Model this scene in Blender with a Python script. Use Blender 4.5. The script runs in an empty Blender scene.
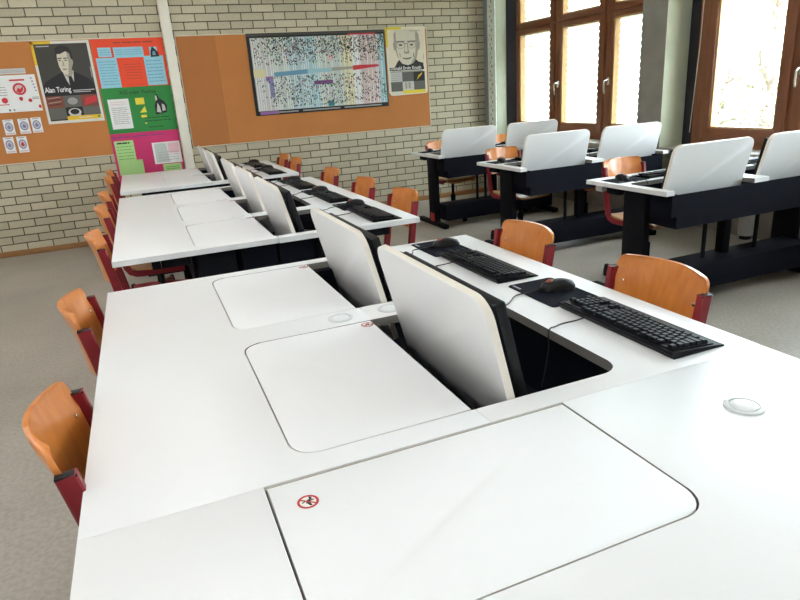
import bpy, bmesh, math, random
from mathutils import Vector, Matrix
random.seed(7)
SC = bpy.context.scene
LAMP, SKY, SUN, EXPO = 5.4, 8.2, 45.0, 1.1
COL = SC.collection
PI = math.pi

# ------------------------------------------------------------------ materials
def new_mat(name):
    m = bpy.data.materials.new(name); m.use_nodes = True
    nt = m.node_tree; nt.nodes.clear()
    out = nt.nodes.new('ShaderNodeOutputMaterial')
    return m, nt, out

def pmat(name, col, rough=0.5, metal=0.0, spec=0.5, var=0.06, scale=8.0, bump=0.0, stretch=None, coat=0.0, bscale=None):
    """principled material whose colour wanders a little with procedural noise"""
    m, nt, out = new_mat(name)
    N, L = nt.nodes, nt.links
    b = N.new('ShaderNodeBsdfPrincipled')
    b.inputs['Roughness'].default_value = rough
    b.inputs['Metallic'].default_value = metal
    b.inputs['Specular IOR Level'].default_value = spec
    b.inputs['Coat Weight'].default_value = coat
    tc = N.new('ShaderNodeTexCoord'); mp = N.new('ShaderNodeMapping')
    if stretch: mp.inputs['Scale'].default_value = stretch
    L.new(tc.outputs['Object'], mp.inputs['Vector'])
    no = N.new('ShaderNodeTexNoise'); no.inputs['Scale'].default_value = scale
    no.inputs['Detail'].default_value = 4
    L.new(mp.outputs[0], no.inputs['Vector'])
    cr = N.new('ShaderNodeValToRGB')
    cr.color_ramp.elements[0].position = 0.3; cr.color_ramp.elements[1].position = 0.7
    cr.color_ramp.elements[0].color = [max(0, c*(1-var)) for c in col] + [1]
    cr.color_ramp.elements[1].color = [min(1, c*(1+var)) for c in col] + [1]
    L.new(no.outputs[0], cr.inputs[0]); L.new(cr.outputs[0], b.inputs['Base Color'])
    if bump:
        bp = N.new('ShaderNodeBump'); bp.inputs['Strength'].default_value = bump; bp.inputs['Distance'].default_value = 0.002
        n2 = N.new('ShaderNodeTexNoise'); n2.inputs['Scale'].default_value = bscale or scale*12
        L.new(mp.outputs[0], n2.inputs['Vector']); L.new(n2.outputs[0], bp.inputs['Height'])
        L.new(bp.outputs[0], b.inputs['Normal'])
    L.new(b.outputs[0], out.inputs[0])
    return m

def wood_mat(name, c1, c2, rough=0.35, scale=1.0, axis='Z', coat=0.0):
    m, nt, out = new_mat(name); N, L = nt.nodes, nt.links
    b = N.new('ShaderNodeBsdfPrincipled'); b.inputs['Roughness'].default_value = rough
    b.inputs['Coat Weight'].default_value = coat; b.inputs['Coat Roughness'].default_value = 0.15
    tc = N.new('ShaderNodeTexCoord'); mp = N.new('ShaderNodeMapping')
    s = [26*scale]*3; s['XYZ'.index(axis)] = 2.2*scale
    mp.inputs['Scale'].default_value = s
    L.new(tc.outputs['Object'], mp.inputs[0])
    n = N.new('ShaderNodeTexNoise'); n.inputs['Scale'].default_value = 1.6; n.inputs['Detail'].default_value = 5; n.inputs['Distortion'].default_value = 0.6
    L.new(mp.outputs[0], n.inputs[0])
    cr = N.new('ShaderNodeValToRGB'); cr.color_ramp.elements[0].color = (*c1, 1); cr.color_ramp.elements[1].color = (*c2, 1)
    cr.color_ramp.elements[0].position = .32; cr.color_ramp.elements[1].position = .68
    L.new(n.outputs[0], cr.inputs[0]); L.new(cr.outputs[0], b.inputs['Base Color']); L.new(b.outputs[0], out.inputs[0])
    return m

def brick_mat():
    m, nt, out = new_mat('sand_lime_brick'); N, L = nt.nodes, nt.links
    b = N.new('ShaderNodeBsdfPrincipled'); b.inputs['Roughness'].default_value = 0.85
    tc = N.new('ShaderNodeTexCoord'); sp = N.new('ShaderNodeSeparateXYZ'); cb = N.new('ShaderNodeCombineXYZ')
    L.new(tc.outputs['Object'], sp.inputs[0])
    ax = N.new('ShaderNodeMath'); ax.operation = 'ADD'; ax.inputs[1].default_value = BX
    az = N.new('ShaderNodeMath'); az.operation = 'ADD'; az.inputs[1].default_value = BZ
    L.new(sp.outputs[0], ax.inputs[0]); L.new(sp.outputs[2], az.inputs[0])
    L.new(ax.outputs[0], cb.inputs[0]); L.new(az.outputs[0], cb.inputs[1])
    br = N.new('ShaderNodeTexBrick')
    br.inputs['Scale'].default_value = 1.0
    br.inputs['Brick Width'].default_value = 0.2405; br.inputs['Row Height'].default_value = 0.0797
    br.inputs['Mortar Size'].default_value = 0.0055; br.inputs['Mortar Smooth'].default_value = 0.25
    br.inputs['Bias'].default_value = 0.0
    br.inputs['Color1'].default_value = (0.620, 0.560, 0.415, 1)
    br.inputs['Color2'].default_value = (0.490, 0.440, 0.320, 1)
    br.inputs['Mortar'].default_value = (0.095, 0.080, 0.050, 1)  # dark joints, their thin shadows put into the mortar colour
    br.offset = 0.5
    L.new(cb.outputs[0], br.inputs['Vector'])
    no = N.new('ShaderNodeTexNoise'); no.inputs['Scale'].default_value = 60; no.inputs['Detail'].default_value = 6
    L.new(tc.outputs['Object'], no.inputs['Vector'])
    cr = N.new('ShaderNodeValToRGB'); cr.color_ramp.elements[0].color = (.80, .80, .80, 1); cr.color_ramp.elements[1].color = (1.12, 1.12, 1.12, 1)
    L.new(no.outputs[0], cr.inputs[0])
    mx = N.new('ShaderNodeMix'); mx.data_type = 'RGBA'; mx.blend_type = 'MULTIPLY'; mx.inputs[0].default_value = 1
    L.new(br.outputs['Color'], mx.inputs[6]); L.new(cr.outputs[0], mx.inputs[7])
    L.new(mx.outputs[2], b.inputs['Base Color'])
    bp = N.new('ShaderNodeBump'); bp.inputs['Strength'].default_value = 0.8; bp.inputs['Distance'].default_value = 0.008; bp.invert = True
    L.new(br.outputs['Fac'], bp.inputs['Height']); L.new(bp.outputs[0], b.inputs['Normal'])
    L.new(b.outputs[0], out.inputs[0])
    return m

def floor_mat():
    m, nt, out = new_mat('speckled_linoleum'); N, L = nt.nodes, nt.links
    b = N.new('ShaderNodeBsdfPrincipled'); b.inputs['Roughness'].default_value = 0.42
    tc = N.new('ShaderNodeTexCoord')
    n1 = N.new('ShaderNodeTexNoise'); n1.inputs['Scale'].default_value = 1.3; n1.inputs['Detail'].default_value = 5
    n2 = N.new('ShaderNodeTexNoise'); n2.inputs['Scale'].default_value = 55; n2.inputs['Detail'].default_value = 3
    for n in (n1, n2): L.new(tc.outputs['Object'], n.inputs['Vector'])
    c1 = N.new('ShaderNodeValToRGB'); c1.color_ramp.elements[0].color = (.315, .285, .240, 1); c1.color_ramp.elements[1].color = (.390, .355, .305, 1)
    c1.color_ramp.elements[0].position = .35; c1.color_ramp.elements[1].position = .65
    c2 = N.new('ShaderNodeValToRGB'); c2.color_ramp.elements[0].color = (.88, .88, .88, 1); c2.color_ramp.elements[1].color = (1.08, 1.08, 1.08, 1)
    c2.color_ramp.elements[0].position = .35; c2.color_ramp.elements[1].position = .62
    L.new(n1.outputs[0], c1.inputs[0]); L.new(n2.outputs[0], c2.inputs[0])
    mx = N.new('ShaderNodeMix'); mx.data_type = 'RGBA'; mx.blend_type = 'MULTIPLY'; mx.inputs[0].default_value = 1
    L.new(c1.outputs[0], mx.inputs[6]); L.new(c2.outputs[0], mx.inputs[7]); L.new(mx.outputs[2], b.inputs['Base Color'])
    L.new(b.outputs[0], out.inputs[0])
    return m

def glass_mat():
    m, nt, out = new_mat('window_glass'); N, L = nt.nodes, nt.links
    t = N.new('ShaderNodeBsdfTransparent'); t.inputs[0].default_value = (.96, .985, .97, 1)
    g = N.new('ShaderNodeBsdfGlossy'); g.inputs['Roughness'].default_value = 0.02
    fr = N.new('ShaderNodeFresnel'); fr.inputs[0].default_value = 1.45
    ge = N.new('ShaderNodeNewGeometry'); iv = N.new('ShaderNodeMath'); iv.operation = 'SUBTRACT'; iv.inputs[0].default_value = 1.0
    ml = N.new('ShaderNodeMath'); ml.operation = 'MULTIPLY'      # only the front face of the thin pane reflects
    L.new(ge.outputs['Backfacing'], iv.inputs[1]); L.new(fr.outputs[0], ml.inputs[0]); L.new(iv.outputs[0], ml.inputs[1])
    mx = N.new('ShaderNodeMixShader'); L.new(ml.outputs[0], mx.inputs[0]); L.new(t.outputs[0], mx.inputs[1]); L.new(g.outputs[0], mx.inputs[2])
    L.new(mx.outputs[0], out.inputs[0])
    return m

def slat_mat():
    m, nt, out = new_mat('blind_slat'); N, L = nt.nodes, nt.links
    tc = N.new('ShaderNodeTexCoord'); no = N.new('ShaderNodeTexNoise'); no.inputs['Scale'].default_value = 3
    L.new(tc.outputs['Object'], no.inputs['Vector'])
    cr = N.new('ShaderNodeValToRGB'); cr.color_ramp.elements[0].color = (.66, .69, .62, 1); cr.color_ramp.elements[1].color = (.72, .75, .69, 1)
    L.new(no.outputs[0], cr.inputs[0])
    d = N.new('ShaderNodeBsdfDiffuse'); t = N.new('ShaderNodeBsdfTranslucent')
    L.new(cr.outputs[0], d.inputs[0]); L.new(cr.outputs[0], t.inputs[0])
    mx = N.new('ShaderNodeMixShader'); mx.inputs[0].default_value = .45
    L.new(d.outputs[0], mx.inputs[1]); L.new(t.outputs[0], mx.inputs[2]); L.new(mx.outputs[0], out.inputs[0])
    return m

BX, BZ = -0.677 + 0.2405*20, -2.358 + 0.0797*60
M = {}
M['brick'] = brick_mat()
M['floor'] = floor_mat()
M['glass'] = glass_mat()
M['slat'] = slat_mat()
M['ceiling'] = pmat('ceiling_paint', (.88, .87, .85), .9, var=.02)
M['plaster'] = pmat('wall_plaster', (.80, .79, .75), .9, var=.03)
M['concrete'] = pmat('pillar_concrete', (.30, .285, .25), .85, var=.10, scale=5, bump=.2)
M['reveal'] = pmat('reveal_window_lit', (.50, .53, .40), .75, var=.08, scale=3)  # pillar sides: window light and green foliage tint put into the colour
M['white_top'] = pmat('white_laminate', (.80, .803, .807), .36, var=.012, scale=2.0, spec=.45, bump=.02)
M['white_lid'] = pmat('white_laminate_lid', (.81, .813, .818), .48, var=.012, scale=2.0, spec=.45, bump=.02)
M['edge_band'] = pmat('cream_edge_band', (.84, .79, .70), .45, var=.03)
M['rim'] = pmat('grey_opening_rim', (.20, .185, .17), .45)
M['groove'] = pmat('beige_hinge_rail', (.40, .36, .30), .7)  # plain beige of the end desk's hinge rail
M['black'] = pmat('black_steel', (.005, .0055, .008), .65, spec=.12, var=.15, scale=20)
M['black_box'] = pmat('black_trough_sheet', (.005, .006, .011), .7, spec=.10, var=.15, scale=12)
M['black_plastic'] = pmat('black_plastic', (.008, .008, .009), .45, spec=.25, var=.1, scale=30)
M['key'] = pmat('black_keycap', (.006, .007, .010), .45, var=.1, scale=40, spec=.16)
M['key_side'] = pmat('keyboard_shell', (.005, .005, .006), .5, spec=.14, var=.1)
M['screen'] = pmat('dark_screen', (.008, .008, .009), .18, var=.1)
M['grey_plastic'] = pmat('grey_plastic', (.50, .51, .50), .5, var=.04)
M['grommet'] = pmat('light_grey_grommet', (.66, .68, .69), .4, var=.04)
M['grommet_cap'] = pmat('pale_grommet_cap', (.78, .80, .81), .35, var=.03)
M['chrome'] = pmat('bright_steel', (.72, .72, .72), .25, metal=1.0)
M['beech'] = wood_mat('beech_plywood', (.61, .190, .034), (.72, .255, .052), rough=.3, axis='Z', coat=.25)
M['seat_wood'] = wood_mat('beech_plywood_seat', (.57, .265, .075), (.66, .33, .105), rough=.32, axis='Y', coat=.25)
M['red_tube'] = pmat('dark_red_powder_coat', (.235, .010, .018), .42, var=.06)
M['red_cap'] = pmat('red_plastic', (.42, .03, .03), .5, var=.05)
M['pad'] = pmat('navy_mouse_pad', (.006, .007, .014), .85, spec=.12, var=.2, scale=60)
M['logo_red'] = pmat('mouse_logo_red', (.38, .075, .045), .4, var=.05)
M['mouse'] = pmat('mouse_shell', (.010, .010, .011), .36, spec=.3, var=.1)
M['print_grey'] = pmat('pad_print', (.45, .46, .50), .7)
M['stick_red'] = pmat('sticker_red', (.50, .025, .035), .5, var=.03)
M['stick_black'] = pmat('sticker_black', (.02, .015, .015), .5)
M['stick_white'] = pmat('sticker_white', (.85, .83, .78), .5, var=.02)
M['skirting'] = wood_mat('skirting_wood', (.27, .125, .04), (.36, .18, .065), rough=.5, axis='X')
M['frame_wood'] = wood_mat('window_frame_wood', (.185, .062, .026), (.260, .092, .038), rough=.4, axis='Z')
M['frame_wood_h'] = wood_mat('window_frame_wood_rail', (.185, .062, .026), (.260, .092, .038), rough=.4, axis='Y')
M['rebate'] = wood_mat('lit_rebate_wood', (.42, .23, .075), (.54, .31, .11), rough=.45, axis='Z')  # frame wood made paler where window light catches the inner edges
M['jamb_dark'] = pmat('dark_jamb', (.014, .013, .022), .6, var=.15)
M['sill'] = pmat('stone_sill', (.40, .375, .33), .55, var=.12, scale=30)
M['niche'] = pmat('under_sill_panel', (.20, .18, .15), .8, var=.1)
M['track'] = pmat('galvanised_track', (.80, .88, .80), .45, var=.12, scale=25)
M['track_side'] = pmat('blue_grey_strip', (.25, .29, .31), .6, var=.1)
M['pole'] = pmat('cream_steel_post', (.80, .76, .66), .5, var=.03)
M['board'] = pmat('pin_board_ochre', (.520, .195, .048), .75, var=.06, scale=2.0, bump=.1)
M['board_old'] = pmat('pin_board_unfaded', (.440, .157, .040), .75, var=.05, scale=2.0, bump=.1)
M['board_trim'] = pmat('board_trim', (.66, .58, .44), .5, var=.04)
M['cable'] = pmat('black_cable', (.012, .012, .013), .5)
M['bark'] = pmat('tree_bark', (.10, .075, .055), .9, var=.25, scale=10)
M['leaf'] = pmat('tree_leaf', (.16, .27, .07), .6, var=.35, scale=3)
M['grass'] = pmat('pale_paving', (.38, .38, .36), .9, var=.2, scale=2)
PAPER = {
 'white': (.80, .80, .79), 'offwhite': (.72, .70, .65), 'cream': (.78, .72, .58), 'yellow': (.80, .52, .02), 'orange_red': (.83, .070, .020),
 'green': (.022, .235, .045), 'magenta': (.60, .030, .150), 'blue': (.29, .58, .70), 'pale_green': (.40, .66, .25), 'mint': (.52, .58, .54),
 'pink': (.78, .50, .55), 'lilac': (.30, .14, .36), 'purple': (.20, .05, .22), 'dark': (.011, .010, .009), 'dark_grey': (.050, .047, .041), 'mid_grey': (.115, .112, .10),
 'grey': (.33, .325, .31), 'light_grey': (.55, .545, .53), 'skin_light': (.66, .61, .49), 'skin_mid': (.36, .33, .265), 'skin_dark': (.15, .135, .11), 'hair': (.020, .017, .015),
 'red': (.60, .030, .040), 'brown_red': (.22, .055, .035), 'blue_ink': (.22, .22, .42), 'cyan': (.33, .54, .60), 'sky': (.40, .54, .59), 'steel_blue': (.13, .30, .45),
 'pale_yellow': (.68, .62, .36), 'pale_pink': (.66, .48, .48), 'ink': (.014, .014, .017), 'teal': (.02, .22, .26), 'photo_bg': (.050, .047, .038), 'blush': (.75, .66, .52), 'bright_yellow': (.82, .66, .05)}
for k, c in PAPER.items(): M['p_'+k] = pmat('print_'+k, c, .6, var=.03, scale=6)

# ------------------------------------------------------------------ mesh helpers
class MB:
    """collects geometry with material slots, builds ONE mesh object"""
    def __init__(self, *mats):
        self.bm = bmesh.new(); self.mats = list(mats)
    def mi(self, m):
        if m not in self.mats: self.mats.append(m)
        return self.mats.index(m)
    def face(self, pts, m=None):
        vs = [self.bm.verts.new(p) for p in pts]
        f = self.bm.faces.new(vs); f.material_index = self.mi(m) if m else 0
        return f
    def box(self, x0, x1, y0, y1, z0, z1, m=None, bevel=0, seg=2):
        r = bmesh.ops.create_cube(self.bm, size=1)
        for v in r['verts']:
            v.co = Vector(((x0+x1)/2 + v.co.x*(x1-x0), (y0+y1)/2 + v.co.y*(y1-y0), (z0+z1)/2 + v.co.z*(z1-z0)))
        k = self.mi(m) if m else 0
        fs = {f for v in r['verts'] for f in v.link_faces}
        for f in fs: f.material_index = k
        if bevel:
            es = list({e for v in r['verts'] for e in v.link_edges})
            bmesh.ops.bevel(self.bm, geom=es, offset=bevel, segments=seg, affect='EDGES', profile=.5)
    def prism(self, poly, z0, z1, m=None, side=None, axis='Z', bevel=0):
        def P(a, b, c):
            return (a, b, c) if axis == 'Z' else ((a, c, b) if axis == 'Y' else (c, a, b))
        lo = [self.bm.verts.new(P(a, b, z0)) for a, b in poly]; hi = [self.bm.verts.new(P(a, b, z1)) for a, b in poly]
        k = self.mi(m) if m else 0; ks = self.mi(side) if side else k
        n = len(poly)
        ft = self.bm.faces.new(hi); ft.material_index = k
        fb = self.bm.faces.new(lo[::-1]); fb.material_index = k
        for i in range(n):
            f = self.bm.faces.new((lo[i], lo[(i+1) % n], hi[(i+1) % n], hi[i])); f.material_index = ks
        if bevel:
            bmesh.ops.bevel(self.bm, geom=list(ft.edges), offset=bevel, segments=2, affect='EDGES', profile=.5)
    def tube(self, path, r, m=None, n=8, cap=True):
        path = [Vector(p) for p in path]; k = self.mi(m) if m else 0
        rs = r if isinstance(r, (list, tuple)) else [r]*len(path)
        rings = []; prev = None
        for i, p in enumerate(path):
            t = (path[min(i+1, len(path)-1)] - path[max(i-1, 0)]).normalized()
            if prev is None:
                a = Vector((0, 0, 1)) if abs(t.z) < .9 else Vector((1, 0, 0))
                u = t.cross(a).normalized()
            else:
                u = (prev - t*prev.dot(t)).normalized()
            prev = u; w = t.cross(u)
            rings.append([self.bm.verts.new(p + (u*math.cos(2*PI*j/n) + w*math.sin(2*PI*j/n))*rs[i]) for j in range(n)])
        for a, b in zip(rings, rings[1:]):
            for j in range(n):
                f = self.bm.faces.new((a[j], a[(j+1) % n], b[(j+1) % n], b[j])); f.material_index = k
        if cap:
            for f in (self.bm.faces.new(rings[0][::-1]), self.bm.faces.new(rings[-1])): f.material_index = k
    def rect_sweep(self, path, side, w, h, m=None):
        """rectangular section swept along path; `side` is the constant width direction"""
        path = [Vector(p) for p in path]; side = Vector(side).normalized(); k = self.mi(m) if m else 0
        rings = []; c = .22
        for i, p in enumerate(path):
            t = (path[min(i+1, len(path)-1)] - path[max(i-1, 0)]).normalized()
            nrm = t.cross(side).normalized()
            pts = []
            for sx, sy in ((-1, -1), (1, -1), (1, 1), (-1, 1)):
                a = (sx*w/2, sy*h/2)
                q1 = (a[0] - sx*w/2*c*1.2, a[1]); q2 = (a[0], a[1] - sy*h/2*c)
                pts += [q1, q2] if sx*sy < 0 else [q2, q1]
            rings.append([self.bm.verts.new(p + side*a + nrm*b) for a, b in pts])
        n = len(rings[0])
        for a, b in zip(rings, rings[1:]):
            for j in range(n):
                f = self.bm.faces.new((a[j], a[(j+1) % n], b[(j+1) % n], b[j])); f.material_index = k
        for f in (self.bm.faces.new(rings[0][::-1]), self.bm.faces.new(rings[-1])): f.material_index = k
    def lathe(self, prof, c=(0, 0, 0), m=None, n=24):
        k = self.mi(m) if m else 0; rings = []
        for r, z in prof:
            rings.append([self.bm.verts.new((c[0]+r*math.cos(2*PI*j/n), c[1]+r*math.sin(2*PI*j/n), c[2]+z)) for j in range(n)])
        for a, b in zip(rings, rings[1:]):
            for j in range(n):
                f = self.bm.faces.new((a[j], a[(j+1) % n], b[(j+1) % n], b[j])); f.material_index = k
        for f in (self.bm.faces.new(rings[0][::-1]), self.bm.faces.new(rings[-1])): f.material_index = k
    def ring(self, r0, r1, z, m=None, c=(0, 0), n=32):
        k = self.mi(m) if m else 0
        a = [self.bm.verts.new((c[0]+r0*math.cos(2*PI*j/n), c[1]+r0*math.sin(2*PI*j/n), z)) for j in range(n)]
        b = [self.bm.verts.new((c[0]+r1*math.cos(2*PI*j/n), c[1]+r1*math.sin(2*PI*j/n), z)) for j in range(n)]
        for j in range(n):
            f = self.bm.faces.new((a[j], b[j], b[(j+1) % n], a[(j+1) % n])); f.material_index = k
    def grid(self, rows, m=None, closed=False):
        k = self.mi(m) if m else 0
        vr = [[self.bm.verts.new(p) for p in r] for r in rows]
        for a, b in zip(vr, vr[1:]):
            n = len(a)
            for j in range(n if closed else n-1):
                f = self.bm.faces.new((a[j], a[(j+1) % n], b[(j+1) % n], b[j])); f.material_index = k
        return vr
    def build(self, name, parent=None, smooth=True, ang=.6):
        bmesh.ops.recalc_face_normals(self.bm, faces=self.bm.faces[:])
        me = bpy.data.meshes.new(name); self.bm.to_mesh(me); self.bm.free()
        for m in self.mats: me.materials.append(M[m])
        if smooth:
            for p in me.polygons: p.use_smooth = True
            me.set_sharp_from_angle(angle=ang)
        o = bpy.data.objects.new(name, me); COL.objects.link(o)
        if parent: o.parent = parent
        return o

def thing(name, label, cat, loc=(0, 0, 0), rz=0.0, group=None):
    o = bpy.data.objects.new(name, None); COL.objects.link(o); o.empty_display_size = .1
    o.location = loc; o.rotation_euler = (0, 0, rz)
    return tag(o, label, cat, group)
def tag(o, label, cat, group=None):
    o['label'] = label; o['category'] = cat
    if group: o['group'] = group
    return o
def struct(o):
    o['kind'] = 'structure'; return o
def dup(root, label, loc, rz=0.0, group=None):
    r = root.copy(); COL.objects.link(r); r.location = loc; r.rotation_euler = (0, 0, rz); r['label'] = label
    if group: r['group'] = group
    for ch in root.children:
        c = ch.copy(); COL.objects.link(c); c.parent = r
        for g in ch.children:
            d = g.copy(); COL.objects.link(d); d.parent = c
    return r

def text_mesh(txt, size, mat, name, parent, loc, rot=(PI/2, 0, 0), width=None, bold=0.0, align='LEFT'):
    cu = bpy.data.curves.new('txt', 'FONT'); cu.body = txt; cu.size = size; cu.offset = bold; cu.align_x = align
    cu.resolution_u = 2
    tmp = bpy.data.objects.new('txt', cu); COL.objects.link(tmp)
    dg = bpy.context.evaluated_depsgraph_get(); dg.update()
    me = bpy.data.meshes.new_from_object(tmp.evaluated_get(dg))
    bpy.data.objects.remove(tmp); bpy.data.curves.remove(cu)
    if width:
        xs = [v.co.x for v in me.vertices]; s = width/(max(xs)-min(xs))
        for v in me.vertices: v.co.x *= s
    me.materials.clear(); me.materials.append(M[mat])
    me.transform(Matrix.Translation(loc) @ Matrix.Rotation(rot[0], 4, 'X'))
    o = bpy.data.objects.new(name, me); COL.objects.link(o)
    o.parent = parent
    return o

# ------------------------------------------------------------------ room shell
YW, XR, XL, YB, ZC = 7.38, 4.273, -3.0, -3.6, 3.15
XF = 4.50            # plane of the window frames (room side)
XO = 4.78            # outer face of the window wall
b = MB('floor'); b.box(XL-.2, XO, YB-.2, YW+.2, -.12, 0); struct(b.build('floor', smooth=False))
b = MB('ceiling'); b.box(XL-.3, XO+.35, YB-.3, YW+.3, ZC, ZC+.25); struct(b.build('ceiling', smooth=False))
b = MB('brick'); b.box(XL-.2, XO, YW, YW+.2, 0, ZC); struct(b.build('wall_back', smooth=False))
b = MB('plaster'); b.box(XL-.2, XL, YB, YW, 0, ZC); struct(b.build('wall_left', smooth=False))
b = MB('plaster'); b.box(XL-.2, XO, YB-.2, YB, 0, ZC); struct(b.build('wall_front', smooth=False))
b = MB('skirting'); b.box(XL, XR-.001, YW-.018, YW, 0.001, .058, bevel=.004); struct(b.build('baseboard_back'))
# window wall: parapet, pillars, lintel
PIL = [(-3.6, -.84), (1.61, 1.90), (4.35, 4.64), (7.09, 7.38)]  # first stretch, out of view, left windowless to cut window light
WIN = [(-.84, 1.61), (1.90, 4.35), (4.64, 7.09)]
b = MB('niche'); b.box(4.64, XO, YB, YW, 0, .70); struct(b.build('wall_right', smooth=False))
b = MB('plaster'); b.box(XR, XO, YB, YW, 2.86, ZC); struct(b.build('trim_1', smooth=False))
for i, (y0, y1) in enumerate(PIL):
    b = MB('concrete', 'reveal')
    b.box(XR, XO, y0, y1, 0, 2.86)
    b.bm.faces.ensure_lookup_table()
    for f in b.bm.faces:
        f.normal_update()
        if abs(f.normal.y) > .9: f.material_index = 1  # sides get the window-lit colour, the room face the shaded grey
    struct(b.build('trim_%d' % (i+2), smooth=False))
for i, (y0, y1) in enumerate(WIN):
    b = MB('sill'); b.box(XR-.012, 4.76, y0+.001, y1-.001, .7005, .745, bevel=.006); struct(b.build('trim_%d' % (i+8)))
# slotted track and grey strip at the room corner
b = MB('track_side'); b.box(XR-.012, XR-.001, 7.275, 7.375, .06, 2.86); struct(b.build('trim_12', smooth=False))
b = MB('track', 'ink_slot')
M['ink_slot'] = pmat('track_slot', (.16, .19, .17), .7)
b.box(XR-.020, XR-.001, 7.095, 7.270, .06, 2.86, 'track', bevel=.003)
z = .1
while z < 2.8:
    b.box(XR-.0215, XR-.0195, 7.165, 7.180, z, z+.03, 'ink_slot')
    b.box(XR-.0215, XR-.0195, 7.200, 7.212, z+.05, z+.075, 'ink_slot')
    z += .105
struct(b.build('trim_13', smooth=False))

# windows
def make_window(idx, y0, y1):
    """three wooden casements with fixed top lights; y1 is the far jamb"""
    root = bpy.data.objects.new('window_%d' % idx, None); COL.objects.link(root); struct(root)
    b = MB('jamb_dark')       # dark guide panels along both jambs
    jx = XF-.09 if y1 > 7 else XF+.035
    b.prism([(jx, y1-.001), (XF+.07, y1-.001), (XF+.07, y1-.13), (XF-.003, y1-.13), (jx, y1-.012)], .745, 2.858)
    b.build('jamb_panel', root, smooth=False)
    yb = y1-.07 if y1 > 7 else y1-.215
    pt = .83 if y1 > 7 else .81
    Y = [max(yb-pt*3, y0+.02), yb-pt*2, yb-pt, yb]; ya = Y[0]
    # main frame
    b = MB('frame_wood')
    f0, f1 = XF, XF+.075
    zt0, zt1 = 1.92, 2.01       # transom
    for k in range(4):
        yy = Y[k]; h = .045 if k in (0, 3) else .035
        b.box(f0, f1, max(ya, yy-h), (min(yb, yy+h) if k < 3 or y1 > 7 else y1-.132), .75, 2.855, 'frame_wood', bevel=.004)
    for a0, a1 in ((.745, .845), (zt0-.0, zt1), (2.79, 2.856)):
        b.box(f0+.002, f1, ya, yb, a0, a1, 'frame_wood_h', bevel=.004)
    b.build('window_frame', root)
    for k in range(3):
        c0, c1 = Y[k], Y[k+1]
        for z0, z1, low in ((.815, 1.962, True), (1.972, 2.82, False)):
            b = MB('frame_wood')
            s = .115 if k in (1,) else .11
            p0, p1 = c0+.018, c1-.018
            x0, x1 = XF-.016, XF+.05
            st = .085; rb = .085 if low else .06
            b.box(x0, x1, p0, p0+st, z0, z1, 'frame_wood', bevel=.004)
            b.box(x0, x1, p1-st, p1, z0, z1, 'frame_wood', bevel=.004)
            b.box(x0+.001, x1, p0+st-.002, p1-st+.002, z0, z0+rb, 'frame_wood_h', bevel=.003)
            b.box(x0+.001, x1, p0+st-.002, p1-st+.002, z1-.05, z1, 'frame_wood_h', bevel=.003)
            # rebate (glazing beads): window light put into its paler wood colour
            g0, g1, h0, h1 = p0+st, p1-st, z0+rb, z1-.05
            for q in ((g0-.001, g0+.016, h0, h1), (g1-.016, g1+.001, h0, h1)):
                b.box(x0+.012, x1+.012, q[0], q[1], q[2], q[3], 'rebate')
            b.box(x0+.012, x1+.012, g0, g1, h0-.001, h0+.012, 'rebate'); b.box(x0+.012, x1+.012, g0, g1, h1-.012, h1+.001, 'rebate')
            sash = b.build('sash', root)
            b = MB('glass'); b.box(XF+.036, XF+.040, g0+.005, g1-.005, h0+.005, h1-.005); b.build('pane', sash, smooth=False)
            if low and k != 2:
                b = MB('chrome')
                yh = (c1-.018-.05)
                b.box(x0-.012, x0-.0005, yh-.014, yh+.014, 1.29, 1.36, bevel=.004)
                b.tube([(x0-.012, yh, 1.335), (x0-.045, yh, 1.335), (x0-.055, yh+.002, 1.32), (x0-.05, yh+.006, 1.25), (x0-.045, yh+.006, 1.21)], .008, n=8)
                o = b.build('window_handle', sash); o['label'] = 'chrome lever handle'
    return root
for i, (y0, y1) in enumerate(WIN): make_window(i+1, y0, y1)
# white pull cord of the blind, hanging by the nearer window's far jamb
b = MB('pole'); b.tube([(XF-.03, 4.16, 2.8), (XF-.03, 4.17, 1.6), (XF-.03, 4.21, .86)], .0035, n=6)
tag(b.build('blind_cord'), 'thin white blind cord hanging beside the dark jamb right of the pillar', 'cord')
# outside venetian blind over the far window
t = thing('venetian_blind', 'lowered white outside venetian blind behind the far window panes', 'blind', (XF+.16, 5.865, 0))
b = MB('slat')
z = .80
while z < 2.84:
    a = .030; th = math.radians(34 + 26*min(1, max(0, (z-.8)/1.0)))
    dx, dz = a*math.cos(th), a*math.sin(th)
    for sgn in (1,):
        p = [(-dx, -1.22, z-dz), (dx, -1.22, z+dz), (dx, 1.22, z+dz), (-dx, 1.22, z-dz)]
        b.face(p); b.face([(x+.0012, y, zz-.0012) for x, y, zz in p[::-1]])
    z += .066
b.build('slat_curtain', t, smooth=False)
b = MB('track_side')
for y in (-1.05, -.42, .42, 1.05): b.tube([(0, y, .79), (0, y, 2.85)], .002, n=5)
b.build('ladder_cord', t)

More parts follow.
